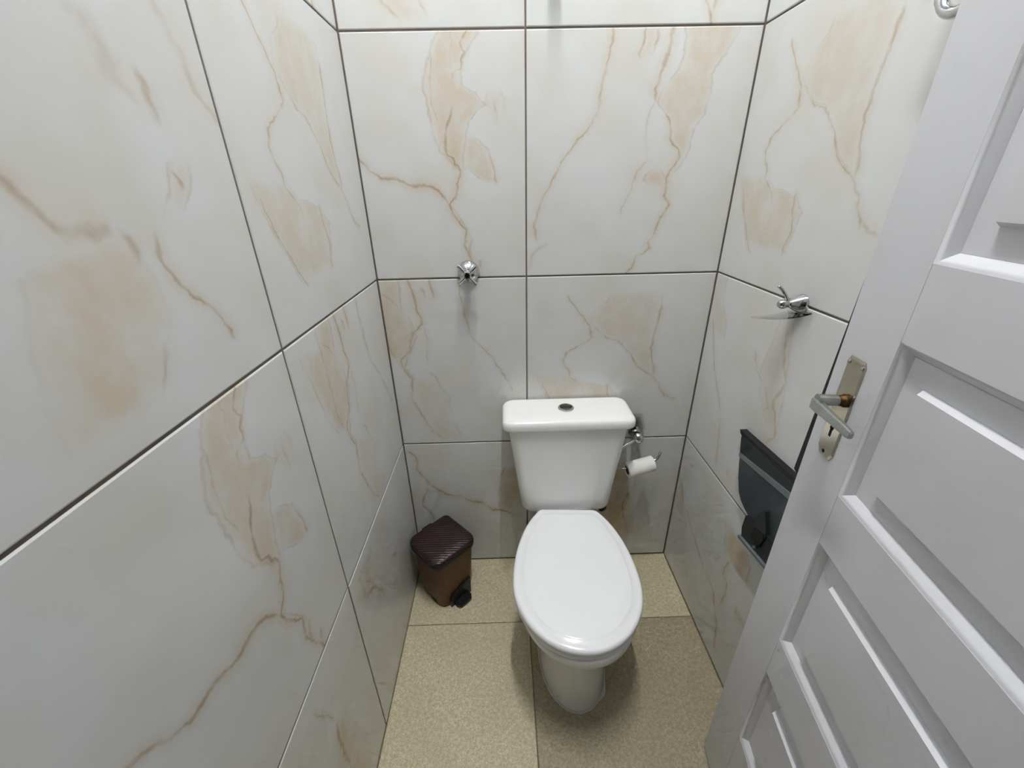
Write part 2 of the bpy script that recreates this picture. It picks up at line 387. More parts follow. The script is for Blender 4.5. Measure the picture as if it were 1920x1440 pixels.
    m.put(m.b.inputs['Base Color'], c)
    m.b.inputs['Roughness'].default_value = 0.22
    m.b.inputs['Specular IOR Level'].default_value = 0.4
    return m.mat
for k in 'LEPMN':                               # the bottom course is more strongly clouded
    DESIGNS[k] = [f[:3] + (min(1.0, f[3] * 1.4),) + f[4:] for f in DESIGNS[k]]
MARBLE = {k: marble(k, f) for k, f in DESIGNS.items()}

M_GROUT = simple('grout', srgb(112, 100, 92), 0.9, vary=0.25, scale=30)
M_DIM = simple('brown_grey_blocker', srgb(92, 86, 80), 0.8)  # dark tone of the added wall, keeps doorway light low
M_PLASTER = simple('plaster', srgb(228, 228, 226), 0.8)
def floor_material(name, tone):
    m = NT(name); vec = m.n('ShaderNodeTexCoord').outputs['Object']
    big = m.noise(vec, 7.0, 4.0); mid = m.noise(vec, 95.0, 3.0, 0.65); fine = m.noise(vec, 230.0, 2.0, 0.7)
    vo = m.n('ShaderNodeTexVoronoi'); m.put(vo.inputs['Vector'], vec); vo.inputs['Scale'].default_value = 120.0
    c = m.mix(m.ramp(mid, 0.3, 0.72), srgb(190, 180, 146), srgb(222, 214, 184))
    c = m.mix(m.ramp(fine, 0.45, 0.7, 0, 0.85), c, srgb(166, 155, 120))
    c = m.mix(m.math('MULTIPLY', m.ramp(vo.outputs['Distance'], 0.36, 0.12), m.ramp(fine, 0.45, 0.6)), c, srgb(232, 226, 202))
    c = m.mix(m.ramp(big, 0.35, 0.7, 0, 0.3), c, srgb(186, 173, 144))
    g = m.n('ShaderNodeMix', data_type='RGBA', blend_type='MULTIPLY'); g.inputs[0].default_value = 1.0
    m.put(g.inputs[6], c); g.inputs[7].default_value = (tone[0], tone[1], tone[2], 1)
    m.put(m.b.inputs['Base Color'], g.outputs[2]); m.b.inputs['Roughness'].default_value = 0.55
    m.bump(mid, 0.12, 0.002); return m.mat
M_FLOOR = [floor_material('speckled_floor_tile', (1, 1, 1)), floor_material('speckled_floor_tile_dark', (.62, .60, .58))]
M_CERAMIC = simple('white_ceramic', srgb(245, 245, 243), 0.12, vary=0.01, **{'Specular IOR Level': 0.5})
M_SEAT = simple('white_seat_plastic', srgb(246, 246, 247), 0.16, vary=0.01)
M_CHROME = simple('chrome', srgb(205, 205, 205), 0.08, 1.0, vary=0.05)
M_CHROME_DARK = simple('dark_chrome', srgb(120, 118, 115), 0.15, 1.0, vary=0.1)
M_ZINC = simple('worn_zinc', srgb(168, 172, 168), 0.34, 1.0, vary=0.25, scale=60, bump=0.15, bump_scale=150)
M_PLATE = simple('nickel_plate', srgb(190, 184, 168), 0.16, 1.0, vary=0.12, scale=25)
M_BRASS = simple('worn_brass', srgb(88, 68, 42), 0.55, 1.0, vary=0.2, scale=80)
M_BLACK = simple('black_plastic', srgb(17, 16, 17), 0.4, vary=0.2)
M_HOLE = simple('dark_hole', srgb(12, 10, 10), 0.9)
M_STRIP = simple('matt_black_strip', srgb(13, 13, 14), 0.8, vary=0.3)
M_SMOKE = simple('smoked_grey_plastic', srgb(62, 70, 74), 0.25, vary=0.12, scale=8)
M_SMOKE_D = simple('dark_smoked_plastic', srgb(40, 46, 46), 0.3, vary=0.15, scale=8)
M_SMOKE_L = simple('light_smoked_edge', srgb(108, 116, 120), 0.3, vary=0.08)
M_PAPER = simple('toilet_paper', srgb(240, 238, 233), 0.95, vary=0.02, bump=0.2, bump_scale=200)
M_CARD = simple('cardboard_core', srgb(120, 100, 80), 0.9)
M_SEAL = simple('sealant', srgb(214, 208, 198), 0.5, vary=0.08)
def paint():
    m = NT('white_gloss_paint'); vec = m.n('ShaderNodeTexCoord').outputs['Object']
    a = m.noise(vec, 5.0, 4.0); b = m.noise(vec, 55.0, 5.0, 0.7)
    c = m.mix(m.ramp(a, 0.35, 0.75, 0, 0.5), srgb(211, 211, 215), srgb(202, 200, 201))
    c = m.mix(m.ramp(b, 0.66, 0.8, 0, 0.35), c, srgb(176, 168, 156))
    m.put(m.b.inputs['Base Color'], c); m.b.inputs['Roughness'].default_value = 0.38
    m.bump(b, 0.06, 0.002); return m.mat
M_PAINT = paint()
def clear():
    m = NT('clear_acrylic'); t = m.t; out = t.nodes['Material Output']
    tr = m.n('ShaderNodeBsdfTransparent'); tr.inputs[0].default_value = (0.95, 0.955, 0.95, 1)
    gl = m.n('ShaderNodeBsdfGlossy'); gl.inputs['Roughness'].default_value = 0.06
    fr = m.n('ShaderNodeFresnel'); fr.inputs[0].default_value = 1.5
    mx = m.n('ShaderNodeMixShader'); m.put(mx.inputs[0], fr.outputs[0]); m.put(mx.inputs[1], tr.outputs[0]); m.put(mx.inputs[2], gl.outputs[0])
    t.links.new(mx.outputs[0], out.inputs[0]); t.nodes.remove(m.b); return m.mat
M_CLEAR = clear()
def bin_lid_material():
    m = NT('ribbed_brown_plastic'); vec = m.n('ShaderNodeTexCoord').outputs['Object']
    w = m.n('ShaderNodeTexWave', wave_type='BANDS', bands_direction='DIAGONAL'); m.put(w.inputs['Vector'], vec)
    w.inputs['Scale'].default_value = 42.0; w.inputs['Distortion'].default_value = 0.3
    m.put(m.b.inputs['Base Color'], m.mix(w.outputs['Fac'], srgb(34, 17, 18), srgb(48, 27, 27)))
    m.b.inputs['Roughness'].default_value = 0.42; m.bump(w.outputs['Fac'], 0.35, 0.002); return m.mat
M_BINLID = bin_lid_material()
def bin_body_material():
    m = NT('brown_woven_wrap'); vec = m.n('ShaderNodeTexCoord').outputs['Object']
    a = m.noise(vec, 120.0, 3.0); b = m.noise(vec, 9.0, 3.0)
    c = m.mix(a, srgb(90, 62, 32), srgb(112, 82, 48)); c = m.mix(m.ramp(b, .3, .7, 0, .4), c, srgb(78, 54, 30))
    m.put(m.b.inputs['Base Color'], c); m.b.inputs['Roughness'].default_value = 0.55; m.bump(a, 0.3, 0.001); return m.mat
M_BINBODY = bin_body_material()
def emitter(name, color, strength):
    m = bpy.data.materials.new(name); m.use_nodes = True; t = m.node_tree
    t.nodes.remove(t.nodes['Principled BSDF']); e = t.nodes.new('ShaderNodeEmission')
    e.inputs[0].default_value = color; e.inputs[1].default_value = strength
    t.links.new(e.outputs[0], t.nodes['Material Output'].inputs[0]); return m
M_TUBE = emitter('lit_tube', TUBE_COLOR, TUBE_STRENGTH)

# ------------------------------------------------------------------ the room: grout beds with proud tiles
GAP, BEV, PROUD = 0.0048, 0.0022, 0.0025
def tile_piece(parent, O, U, V, N, a0, a1, b0, b1, uv, mat, jitter=0.0):
    O, U, V, N = map(Vector, (O, U, V, N))
    bm = bmesh.new(); lay = bm.loops.layers.uv.new('UVMap')
    def ring(ins, d): return [O + U * x + V * y + N * d for x, y in ((a0 + ins, b0 + ins), (a1 - ins, b0 + ins), (a1 - ins, b1 - ins), (a0 + ins, b1 - ins))]
    rings = [ring(0, -0.006), ring(0, -BEV * 0.6 + jitter), ring(BEV, jitter)]
    loft(bm, rings, cap0=False)
    me_uv = {}
    for f in bm.faces:
        for l in f.loops:
            p = l.vert.co - O; x, y = p.dot(U), p.dot(V)
            l[lay].uv = (uv[0] + (x - uv[2]) / T, uv[1] + (y - uv[3]) / T)
    return obj('tile', bm, mat, parent)
def tiled_wall(wall, O, U, V, N, cols, rows, designs, rnd):
    """cols: (start, end, u at start); rows: (start, end, v at start)."""
    for ci, (c0, c1, u0) in enumerate(cols):
        for ri, (r0, r1, v0) in enumerate(rows):
            tile_piece(wall, O, U, V, N, c0 + GAP / 2, c1 - GAP / 2, r0 + GAP / 2, r1 - GAP / 2,
                       (u0, v0, c0, r0), MARBLE[designs[ci][ri]], rnd.uniform(-0.0005, 0.0005))
rnd = random.Random(4)
ROWS = [(0, .6, 0), (.6, 1.2, 0), (1.2, 1.8, 0), (1.8, H_WALL, 0)]
bm = add_box(bmesh.new(), (-.12, PROUD, -.05), (W + .12, .12, H_WALL))
wb = struct('wall_back', bm, M_GROUT, 'back wall of large cream marble tiles behind the toilet')
tiled_wall(wb, (0, 0, 0), (1, 0, 0), (0, 0, 1), (0, -1, 0), [(0, .4586, .2357), (.4586, W, 0)], ROWS,
           ['ECACA', 'PDBAD'], rnd)
bm = add_box(bmesh.new(), (-.12, Y_FRONT - .12, -.05), (-PROUD, PROUD, H_WALL))
wl = struct('wall_left', bm, M_GROUT, 'left wall of large cream marble tiles')
tiled_wall(wl, (0, 0, 0), (0, 1, 0), (0, 0, 1), (1, 0, 0), [(-.6, 0, 0), (-1.2, -.6, 0), (Y_FRONT, -1.2, .633)], ROWS,
           ['MCDAB', 'NAGBC', 'CBDCA'], rnd)
bm = add_box(bmesh.new(), (W + PROUD, Y_FRONT - .12, -.05), (W + .12, PROUD, H_WALL))
wr = struct('wall_right', bm, M_GROUT, 'right wall of large cream marble tiles beside the door')
tiled_wall(wr, (W, 0, 0), (0, -1, 0), (0, 0, 1), (-1, 0, 0), [(0, .6, 0), (.6, 1.2, 0), (1.2, -Y_FRONT, 0)], ROWS,
           ['LKDCB', 'EAGBC', 'CBDCA'], rnd)
# floor
bm = add_box(bmesh.new(), (-1.4, -2.75, -.06), (W + 1.4, .12, -.002))
fl = struct('floor', bm, simple('floor_grout', srgb(120, 108, 84), 0.9, vary=0.2), 'floor of beige speckled square tiles')
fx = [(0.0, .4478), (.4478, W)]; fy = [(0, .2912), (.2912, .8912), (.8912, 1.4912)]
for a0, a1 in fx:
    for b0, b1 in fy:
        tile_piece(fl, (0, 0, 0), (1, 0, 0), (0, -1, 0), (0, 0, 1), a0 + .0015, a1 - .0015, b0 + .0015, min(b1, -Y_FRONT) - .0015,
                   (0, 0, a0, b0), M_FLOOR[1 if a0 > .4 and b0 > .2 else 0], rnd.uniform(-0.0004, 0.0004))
# ceiling, front wall with the doorway
struct('ceiling', add_box(bmesh.new(), (-1.4, -2.75, H_CEIL), (W + 1.4, 1.2, H_CEIL + .08)), M_PLASTER, 'plain white ceiling high above the stall walls')
bm = bmesh.new()
add_box(bm, (-.02, Y_FRONT, -.002), (.06, Y_FRONT - .1, H_WALL)); add_box(bm, (.815, Y_FRONT, -.002), (W + .02, Y_FRONT - .1, H_WALL))
add_box(bm, (.06, Y_FRONT, 2.09), (.815, Y_FRONT - .1, H_WALL))
struct('wall_front', bm, simple('front_wall_dimmed', srgb(140, 135, 128), 0.8), 'plain front wall around the open doorway')  # unseen wall, its grey darkened to cut light bounced from the front
struct('doorway_light_blocker', add_box(bmesh.new(), (-1.4, -2.65, -.002), (W + 1.4, -2.75, H_CEIL)), M_DIM, 'unseen wall added outside the doorway to cut its light')  # added out of view to block light entering by the doorway

# ceiling lamp: batten with one fluorescent tube, running along the room
LX, LY0, LY1, LZ = .48, -1.02, -.42, 3.04
lamp = thing('ceiling_lamp', 'white batten lamp with one fluorescent tube on the ceiling', 'lamp', (LX, (LY0 + LY1) / 2, H_CEIL))
obj('batten', add_box(bmesh.new(), (LX - .03, LY0 - .03, LZ + .05), (LX + .03, LY1 + .03, H_CEIL), .006), M_SEAT, lamp, True)
for yy, sg in ((LY0 - .018, 1), (LY1 + .018, -1)):
    obj('socket', add_box(bmesh.new(), (LX - .016, yy - .01, LZ - .018), (LX + .016, yy + .01, LZ + .052), .003), M_SEAT, lamp, True)
obj('tube', lathe(bmesh.new(), (LX, LY0 - .008, LZ), (0, 1, 0), [(0, .013), (LY1 - LY0 + .016, .013)], 20), M_TUBE, lamp, True)

# ------------------------------------------------------------------ door
TH = -0.1622
door = thing('door_1', 'white panelled door standing open against the right wall', None, (.9234, -.678, 0.004),
             math.atan2(-math.cos(TH), math.sin(TH)), local=True, kind='structure')
DW, DH, DT, ST = .70, 2.06, .038, .1111
OPEN = [(.287, .539), (.641, .898), (.997, 1.2515), (1.352, 1.605), (1.705, 1.955)]
for s0, s1 in ((0, ST), (DW - ST, DW)):
    obj('stile', add_box(bmesh.new(), (s0, 0, 0), (s1, DT, DH), .0015, 1), M_PAINT, door)
edges = [0] + [z for o in OPEN for z in o] + [DH]
for k in range(0, len(edges), 2):
    obj('rail', add_box(bmesh.new(), (ST, 0, edges[k]), (DW - ST, DT, edges[k + 1])), M_PAINT, door)
def rect_rings(s0, s1, z0, z1, prof):
    return [[Vector((x, d, z)) for x, z in ((s0 + i, z0 + i), (s1 - i, z0 + i), (s1 - i, z1 - i), (s0 + i, z1 - i))] for i, d in prof]
MOULD = [(-.001, .0), (.0, .0004), (.0024, .0017), (.0056, .0042), (.0090, .0074), (.0120, .0106), (.0140, .0132), (.0146, .0140), (.0146, .020)]
PANEL = [(.0140, .0128), (.0455, .0128), (.0505, .0032)]
def door_side(pan, z0, z1):
    mo = loft(bmesh.new(), rect_rings(ST, DW - ST, z0, z1, MOULD), False, False)
    return mo
for z0, z1 in OPEN:
    bm = loft(bmesh.new(), rect_rings(ST, DW - ST, z0, z1, PANEL), False, True)
    back = rect_rings(ST, DW - ST, z0, z1, [(0, .030)])[0]
    bm.faces.new([bm.verts.new(p) for p in back])
    pn = obj('panel', bm, M_PAINT, door)
    obj('moulding', loft(bmesh.new(), rect_rings(ST, DW - ST, z0, z1, MOULD), False, False), M_PAINT, pn, True, 0.9)
# black strip added to draw the dark wedge along the door's far edge
bm = bmesh.new()
rings = []
for z, w in ((.952, .0195), (1.10, .0135), (1.25, .0075), (1.36, .003), (1.43, .0003)):
    rings.append([Vector((.002, .001, z)), Vector((-w, .004, z)), Vector((-w, .010, z)), Vector((.002, .012, z))])
es = obj('edge_strip', loft(bm, rings), M_STRIP, door); es['label'] = 'black strip tapering up the free edge of the door'
# latch plate and lever handle
bm = bmesh.new()
def plate_ring(d, ins):
    pts = [(.0285, 1.196), (.033, 1.2035), (.067, 1.2035), (.0715, 1.196), (.0715, 1.041), (.064, 1.030), (.036, 1.030), (.0285, 1.041)]
    c = Vector((.05, 0, 1.117)); out = []
    for s, z in pts:
        p = Vector((s, 0, z)); q = p - c
        out.append(Vector((p.x - math.copysign(ins, q.x), d, p.z - math.copysign(ins, q.z))))
    return out
plate = obj('handle_plate', loft(bm, [plate_ring(0, 0), plate_ring(-.0012, 0), plate_ring(-.0026, .003)], True, True), M_PLATE, door)
plate['label'] = 'worn nickel back plate of the door handle'
for s, z, m, r in ((.0345, 1.194, M_PLATE, .0036), (.0655, 1.194, M_PLATE, .0036)):
    obj('screw', lathe(bmesh.new(), (s, -.0025, z), (0, -1, 0), [(0, r), (.0008, r), (.0022, r * .5), (.0024, 0)], 12), m, plate, True)
obj('screw_hole', lathe(bmesh.new(), (.048, -.0023, 1.0385), (0, -1, 0), [(0, .0032), (.0006, .0032)], 12), M_HOLE, plate)
bm = lathe(bmesh.new(), (.049, -.0023, 1.084), (0, -1, 0), [(0, .0048), (.0006, .0048)], 14)
add_box(bm, (.0462, -.0023, 1.068), (.0518, -.0029, 1.084))
obj('keyhole', bm, M_HOLE, plate)
obj('collar', lathe(bmesh.new(), (.057, -.002, 1.137), (0, -1, 0), [(0, .0105), (.004, .0105), (.006, .0088), (.012, .0082)], 20), M_BRASS, plate, True)
obj('spindle', lathe(bmesh.new(), (.057, -.013, 1.137), (0, -1, 0), [(0, .0078), (.006, .0088), (.030, .0092)], 20), M_ZINC, plate, True)
bm = bmesh.new(); rings = []
for s, h0, h1, y0, y1 in ((.0450, 1.121, 1.134, -.037, -.0435), (.0490, 1.1175, 1.1375, -.0355, -.0465), (.060, 1.1175, 1.1380, -.0355, -.047), (.085, 1.1195, 1.1370, -.0365, -.046),
                          (.120, 1.1205, 1.1362, -.0375, -.0455), (.140, 1.1212, 1.1355, -.038, -.0452), (.147, 1.1225, 1.1345, -.0385, -.045), (.1495, 1.126, 1.132, -.040, -.0435)):
    cy, cz, hy, hz = (y0 + y1) / 2, (h0 + h1) / 2, abs(y1 - y0) / 2, (h1 - h0) / 2
    c = min(hy, hz) * .45
    rings.append([Vector((s, cy + a, cz + b)) for a, b in ((hy, hz - c), (hy - c, hz), (-hy + c, hz), (-hy, hz - c), (-hy, -hz + c), (-hy + c, -hz), (hy - c, -hz), (hy, -hz + c))])
lv = obj('lever', loft(bm, rings), M_ZINC, door, True, 0.5); lv['label'] = 'dull zinc lever handle'
for z in (.25, 1.05, 1.82):
    obj('hinge', lathe(bmesh.new(), (DW + .004, .006, z), (0, 0, 1), [(0, .006), (.09, .006)], 12), M_ZINC, door, True)

# ------------------------------------------------------------------ toilet
toilet = thing('toilet', 'white ceramic close-coupled toilet with closed lid against the back wall', 'toilet', (.583, -.36, 0))
CX = .583
def egg(cx, yc, hw, lf, lb, z, ytrunc=None, n=64, p=2.0, rot=0.0, piv=(0, 0)):
    out = []
    for i in range(n):
        t = 2 * math.pi * i / n
        c, s = math.cos(t), math.sin(t)
        x = hw * math.copysign(abs(s) ** (2 / p), s)
        y = -lf * abs(c) ** (2 / p) if c > 0 else lb * abs(c) ** (2 / p)
        X, Y = cx + x, yc + y
        if ytrunc is not None and Y > ytrunc:
            # run along the straight back edge
            lim = hw * max(0.0, 1 - ((ytrunc - yc) / lb) ** p) ** (1 / p)
            X = cx + max(-lim, min(lim, x * lim / max(lim, 1e-6))) if abs(x) <= lim else X
            Y = ytrunc
        dx, dy = X - piv[0], Y - piv[1]
        out.append(Vector((piv[0] + dx * math.cos(rot) - dy * math.sin(rot), piv[1] + dx * math.sin(rot) + dy * math.cos(rot), z)))
    return out
# pan: pedestal flowing into the bowl
PIV = (CX, -.19)
BR = math.radians(-1.5)
secs = [(0.0, .106, -.40, .186, .22, 2.1, 0), (.02, .105, -.40, .184, .22, 2.1, 0), (.10, .101, -.40, .178, .22, 2.1, 0), (.18, .099, -.40, .172, .22, 2.1, .2), (.24, .106, -.41, .170, .22, 2.1, .5),
        (.290, .118, -.42, .180, .23, 2.1, .8), (.325, .140, -.43, .198, .24, 2.1, 1), (.346, .158, -.44, .211, .25, 2.1, 1), (.354, .1695, -.445, .2205, .26, 2.05, 1), (.359, .1735, -.445, .2245, .26, 2.05, 1),
        (.378, .1745, -.445, .2255, .26, 2.05, 1), (.388, .172, -.445, .223, .26, 2.05, 1), (.392, .166, -.445, .217, .255, 2.05, 1)]
bm = loft(bmesh.new(), [egg(CX, yc, hw, lf, lb, z, p=p, rot=BR * k, piv=PIV) for z, hw, yc, lf, lb, p, k in secs])
# shelf behind the bowl that carries the cistern
loft(bm, [rrect(CX, -.115, .10, .10, .03, .0), rrect(CX, -.115, .095, .10, .03, .25), rrect(CX, -.115, .097, .10, .03, .34), rrect(CX, -.115, .098, .10, .03, .388), rrect(CX, -.115, .095, .095, .03, .393)])
bowl = obj('bowl', bm, M_CERAMIC, toilet, True, 1.0)
# caulk bead at the foot with a smeared blob
bm = bmesh.new(); o1 = egg(CX, -.40, .1085, .189, .222, .0005, p=2.1, n=96); rr = random.Random(2)
rings = [[], [], []]
for i, p in enumerate(o1):
    d = (p - Vector((CX, -.40, 0))).normalized()
    ang = math.degrees(math.atan2(p.y + .40, p.x - CX)) % 360
    blob = math.exp(-((ang - 302) / 7.0) ** 2)
    w = .0025 + .002 * rr.random() + .011 * blob
    rings[0].append(p - d * .004); rings[1].append(p + d * (w * .4) + Vector((0, 0, .0035 + .005 * blob))); rings[2].append(p + d * w)
loft(bm, rings, False, False)
obj('sealant', bm, M_SEAL, toilet, True)
# seat and lid
SR = math.radians(-3.2)
CS = .590
SP = (CS, -.176)
def lid_ring(ins, z, yb=-.176, rot=SR):
    return egg(CS, -.462, .183 - ins, .2085 - ins, .336 - ins, z, yb - ins, n=96, rot=rot, piv=SP)
bm = loft(bmesh.new(), [lid_ring(.006, .393), lid_ring(.002, .395), lid_ring(.001, .402), lid_ring(.004, .408), lid_ring(.012, .409)])
seat = obj('seat', bm, M_SEAT, toilet, True, 0.9)
bm = loft(bmesh.new(), [lid_ring(.008, .4105), lid_ring(.001, .412), lid_ring(-.001, .416), lid_ring(0, .422), lid_ring(.0025, .4262), lid_ring(.006, .4285), lid_ring(.012, .4297), lid_ring(.026, .4303),
                        lid_ring(.029, .4322), lid_ring(.033, .4334), lid_ring(.06, .4345), lid_ring(.10, .4350)])
lid = obj('seat_lid', bm, M_SEAT, toilet, True, 0.9)
for dx in (-.075, .075):
    obj('hinge', lathe(bmesh.new(), (CS + dx - .018, -.172, .403), (1, 0, 0), [(0, .007), (.036, .007)], 16), M_SEAT, toilet, True)
# cistern, its lid and the flush button
def cis(x0, x1, y0, y1, r, z): return rrect((x0 + x1) / 2, (y0 + y1) / 2, (x1 - x0) / 2, (y1 - y0) / 2, r, z, 8)
TX = .004
bm = loft(bmesh.new(), [cis(.455, .722, -.138, -.03, .03, .3935), cis(.442, .735, -.148, -.022, .034, .396), cis(.434, .743, -.154, -.018, .036, .404), cis(.4295, .7475, -.157, -.016, .036, .418),
                        cis(.417, .758, -.1575, -.014, .034, .52), cis(.402, .772, -.158, -.012, .032, .64), cis(.389, .785, -.158, -.010, .03, .745)])
cist = obj('cistern', bm, M_CERAMIC, toilet, True, 1.0)
def cl(ins, z): return cis(.371 + ins, .803 - ins, -.172 + ins, -.006 - ins * .3, .034 - ins * .5, z)
bm = loft(bmesh.new(), [cl(.010, .742), cl(.004, .7425), cl(.0005, .746), cl(0, .752), cl(.0, .762), cl(.002, .769), cl(.006, .7745), cl(.012, .7775), cl(.02, .779), cl(.04, .7797)])
clid = obj('cistern_lid', bm, M_CERAMIC, toilet, True, 1.0)
BX, BY, BZ = .584, -.083, .7795
btn = obj('flush_button', lathe(bmesh.new(), (BX, BY, BZ), (0, 0, 1), [(0, .0265), (.003, .0265), (.0052, .0245), (.0055, .0205), (.003, .0195), (.0012, .0195)], 40), M_CHROME, toilet, True)
btn['label'] = 'round chrome flush button in the cistern lid'
for sg in (-1, 1):
    bm = bmesh.new(); n = 20; bot, top = [], []
    for i in range(n + 1):
        a = math.pi * i / n
        x, y = .0188 * math.cos(a), sg * (.0012 + .0172 * math.sin(a))
        bot.append(Vector((BX + x, BY + y, BZ + .001))); top.append(Vector((BX + x * .94, BY + sg * (.0018 + .0158 * math.sin(a)), BZ + .0042)))
    obj('button_half', loft(bm, [bot, top]), M_CHROME_DARK, btn)
obj('water_inlet', lathe(bmesh.new(), (.735, -.085, .335), (0, 0, 1), [(0, .010), (.012, .010), (.013, .019), (.034, .019), (.036, .014), (.062, .014)], 18), M_BLACK, toilet, True)['label'] = 'black plastic water inlet under the cistern'

# ------------------------------------------------------------------ pedal bin
pbin = thing('pedal_bin', 'small brown pedal bin with dark lid in the back left corner', 'bin', (.128, -.132, 0), math.radians(45), local=True)
bm = loft(bmesh.new(), [rrect(0, 0, .072, .070, .030, .004), rrect(0, 0, .076, .074, .032, .012), rrect(0, 0, .084, .082, .034, .13), rrect(0, 0, .0895, .0875, .036, .232)])
body = obj('body', bm, M_BINBODY, pbin, True, 0.8)
obj('base', loft(bmesh.new(), [rrect(0, 0, .070, .068, .030, .0), rrect(0, 0, .073, .071, .030, .006)]), M_BLACK, pbin, True)
obj('rim', loft(bmesh.new(), [rrect(0, 0, .091, .089, .036, .226), rrect(0, 0, .095, .093, .038, .230), rrect(0, 0, .096, .094, .038, .240), rrect(0, 0, .092, .09, .036, .244)]), M_BLACK, pbin, True)
bm = loft(bmesh.new(), [rrect(0, 0, .094, .092, .037, .243, r1=.02), rrect(0, 0, .0965, .0945, .038, .247, r1=.021), rrect(0, 0, .0965, .0945, .038, .254, r1=.021), rrect(0, 0, .093, .091, .036, .261, r1=.019), rrect(0, 0, .087, .085, .033, .2645, r1=.016), rrect(0, 0, .05, .05, .02, .2665, r1=.01)])
obj('lid', bm, M_BINLID, pbin, True, 0.8)['label'] = 'dark brown ribbed lid'
bm = add_box(bmesh.new(), (-.022, .078, .05), (.022, .098, .262), .004)
obj('hinge_spine', bm, M_BLACK, pbin, True)
bm = bmesh.new(); pr = []
for y in (-.0775, -.0865):
    pr.append([Vector((x, y - z * .04, z)) for x, z in ((-.047, .003), (-.047, .030), (-.036, .052), (.036, .080), (.050, .086), (.050, .003))])
loft(bm, pr)
obj('pedal_housing', bm, M_BLACK, pbin)
bm = bmesh.new()
loft(bm, [[Vector((x, y, z)) for x, y in ((-.030, -.07), (-.032, -.105), (-.022, -.118), (.026, -.118), (.036, -.105), (.034, -.07))] for z in (.010, .018)])
obj('pedal', bm, M_BLACK, pbin)
obj('side_notch', add_box(bmesh.new(), (-.0775, -.030, .006), (-.071, -.004, .022), .002), M_BLACK, pbin)

# ------------------------------------------------------------------ valve on the back wall
valve = thing('shower_valve', 'chrome cross-handled valve on the back wall above the bin', 'valve', (.2815, 0, 1.2185))
VX, VZ = .2815, 1.2185
obj('flange', lathe(bmesh.new(), (VX, 0, VZ), (0, -1, 0), [(-.002, .033), (.003, .033), (.008, .0315), (.014, .027), (.020, .020), (.024, .013), (.026, .010)], 40), M_CHROME, valve, True)
obj('stem', lathe(bmesh.new(), (VX, -.024, VZ), (0, -1, 0), [(0, .0095), (.018, .0085), (.019, .011), (.026, .0115)], 24), M_CHROME, valve, True)
hub = obj('handle_hub', lathe(bmesh.new(), (VX, -.048, VZ), (0, -1, 0), [(0, .010), (.004, .0115), (.014, .0115), (.017, .0095), (.0172, .0065), (.012, .006)], 28), M_CHROME, valve, True)
obj('hub_recess', lathe(bmesh.new(), (VX, -.0602, VZ), (0, -1, 0), [(0, .0062), (.0012, .006)], 18), M_HOLE, hub)
for k in range(4):
    a = math.radians(42 + 90 * k); d = Vector((math.cos(a), 0, math.sin(a)))
    p0 = Vector((VX, -.0555, VZ))
    obj('handle_arm', lathe(bmesh.new(), p0 + d * .009, d, [(0, .0056), (.012, .0058), (.027, .0062), (.0285, .0056), (.0288, .001)], 14), M_CHROME, valve, True)

# capped pipe outlet higher up the wall (its shadow falls into view)
outlet = thing('pipe_outlet', 'capped chrome pipe outlet high on the back wall', 'pipe', (.523, 0, 1.985))
obj('flange', lathe(bmesh.new(), (.523, 0, 1.985), (0, -1, 0), [(-.002, .03), (.003, .03), (.012, .026), (.018, .016)], 32), M_CHROME, outlet, True)
obj('pipe', lathe(bmesh.new(), (.523, -.012, 1.985), (0, -1, 0), [(0, .012), (.062, .012), (.063, .016), (.082, .016), (.084, .012)], 24), M_CHROME, outlet, True)

# ------------------------------------------------------------------ toilet roll holder and roll
holder = thing('roll_holder', 'chrome roll holder with a clear flap on the back wall beside the cistern', 'roll holder', (.856, 0, .625))
obj('knob', lathe(bmesh.new(), (.856, .002, .624), (0, -1, 0), [(0, .024), (.004, .024), (.008, .021), (.018, .015), (.022, .0145), (.025, .0165), (.032, .0200), (.040, .0215), (.048, .0200), (.054, .0160), (.059, .0090), (.0612, .001)], 28), M_CHROME, holder, True)
arm = smooth_path([(.852, -.042, .622), (.83, -.055, .618), (.804, -.066, .611), (.784, -.076, .598), (.779, -.082, .570), (.7795, -.090, .546), (.790, -.096, .5325), (.82, -.092, .534), (.87, -.084, .5425), (.905, -.078, .5485), (.922, -.075, .556), (.930, -.073, .571), (.933, -.073, .582)])
obj('arm', tube(bmesh.new(), arm, .0048), M_CHROME, holder, True)
def slab(bm, quad, thick, bow=0.0, n=8):
    """curved clear plate: quad a,b (near edge), c,d (far edge)."""
    a, b, c, d = map(Vector, quad); nrm = (b - a).cross(d - a).normalized(); top, bot = [], []
    ring0, ring1 = [], []
    g = [[None] * (n + 1) for _ in range(2)]
    rows_t, rows_b = [], []
    for i in range(n + 1):
        t = i / n; off = nrm * bow * (1 - (2 * t - 1) ** 2)
        p, q = a.lerp(b, t) + off, d.lerp(c, t) + off
        rows_t.append((p + nrm * thick / 2, q + nrm * thick / 2)); rows_b.append((p - nrm * thick / 2, q - nrm * thick / 2))
    rings = [[rows_t[i][0], rows_t[i][1], rows_b[i][1], rows_b[i][0]] for i in range(n + 1)]
    return loft(bm, rings)
obj('flap', slab(bmesh.new(), ((.800, -.020, .645), (.886, -.020, .650), (.872, -.008, .706), (.800, -.008, .704)), .003, -.004), M_CLEAR, holder)['label'] = 'clear plastic flap'
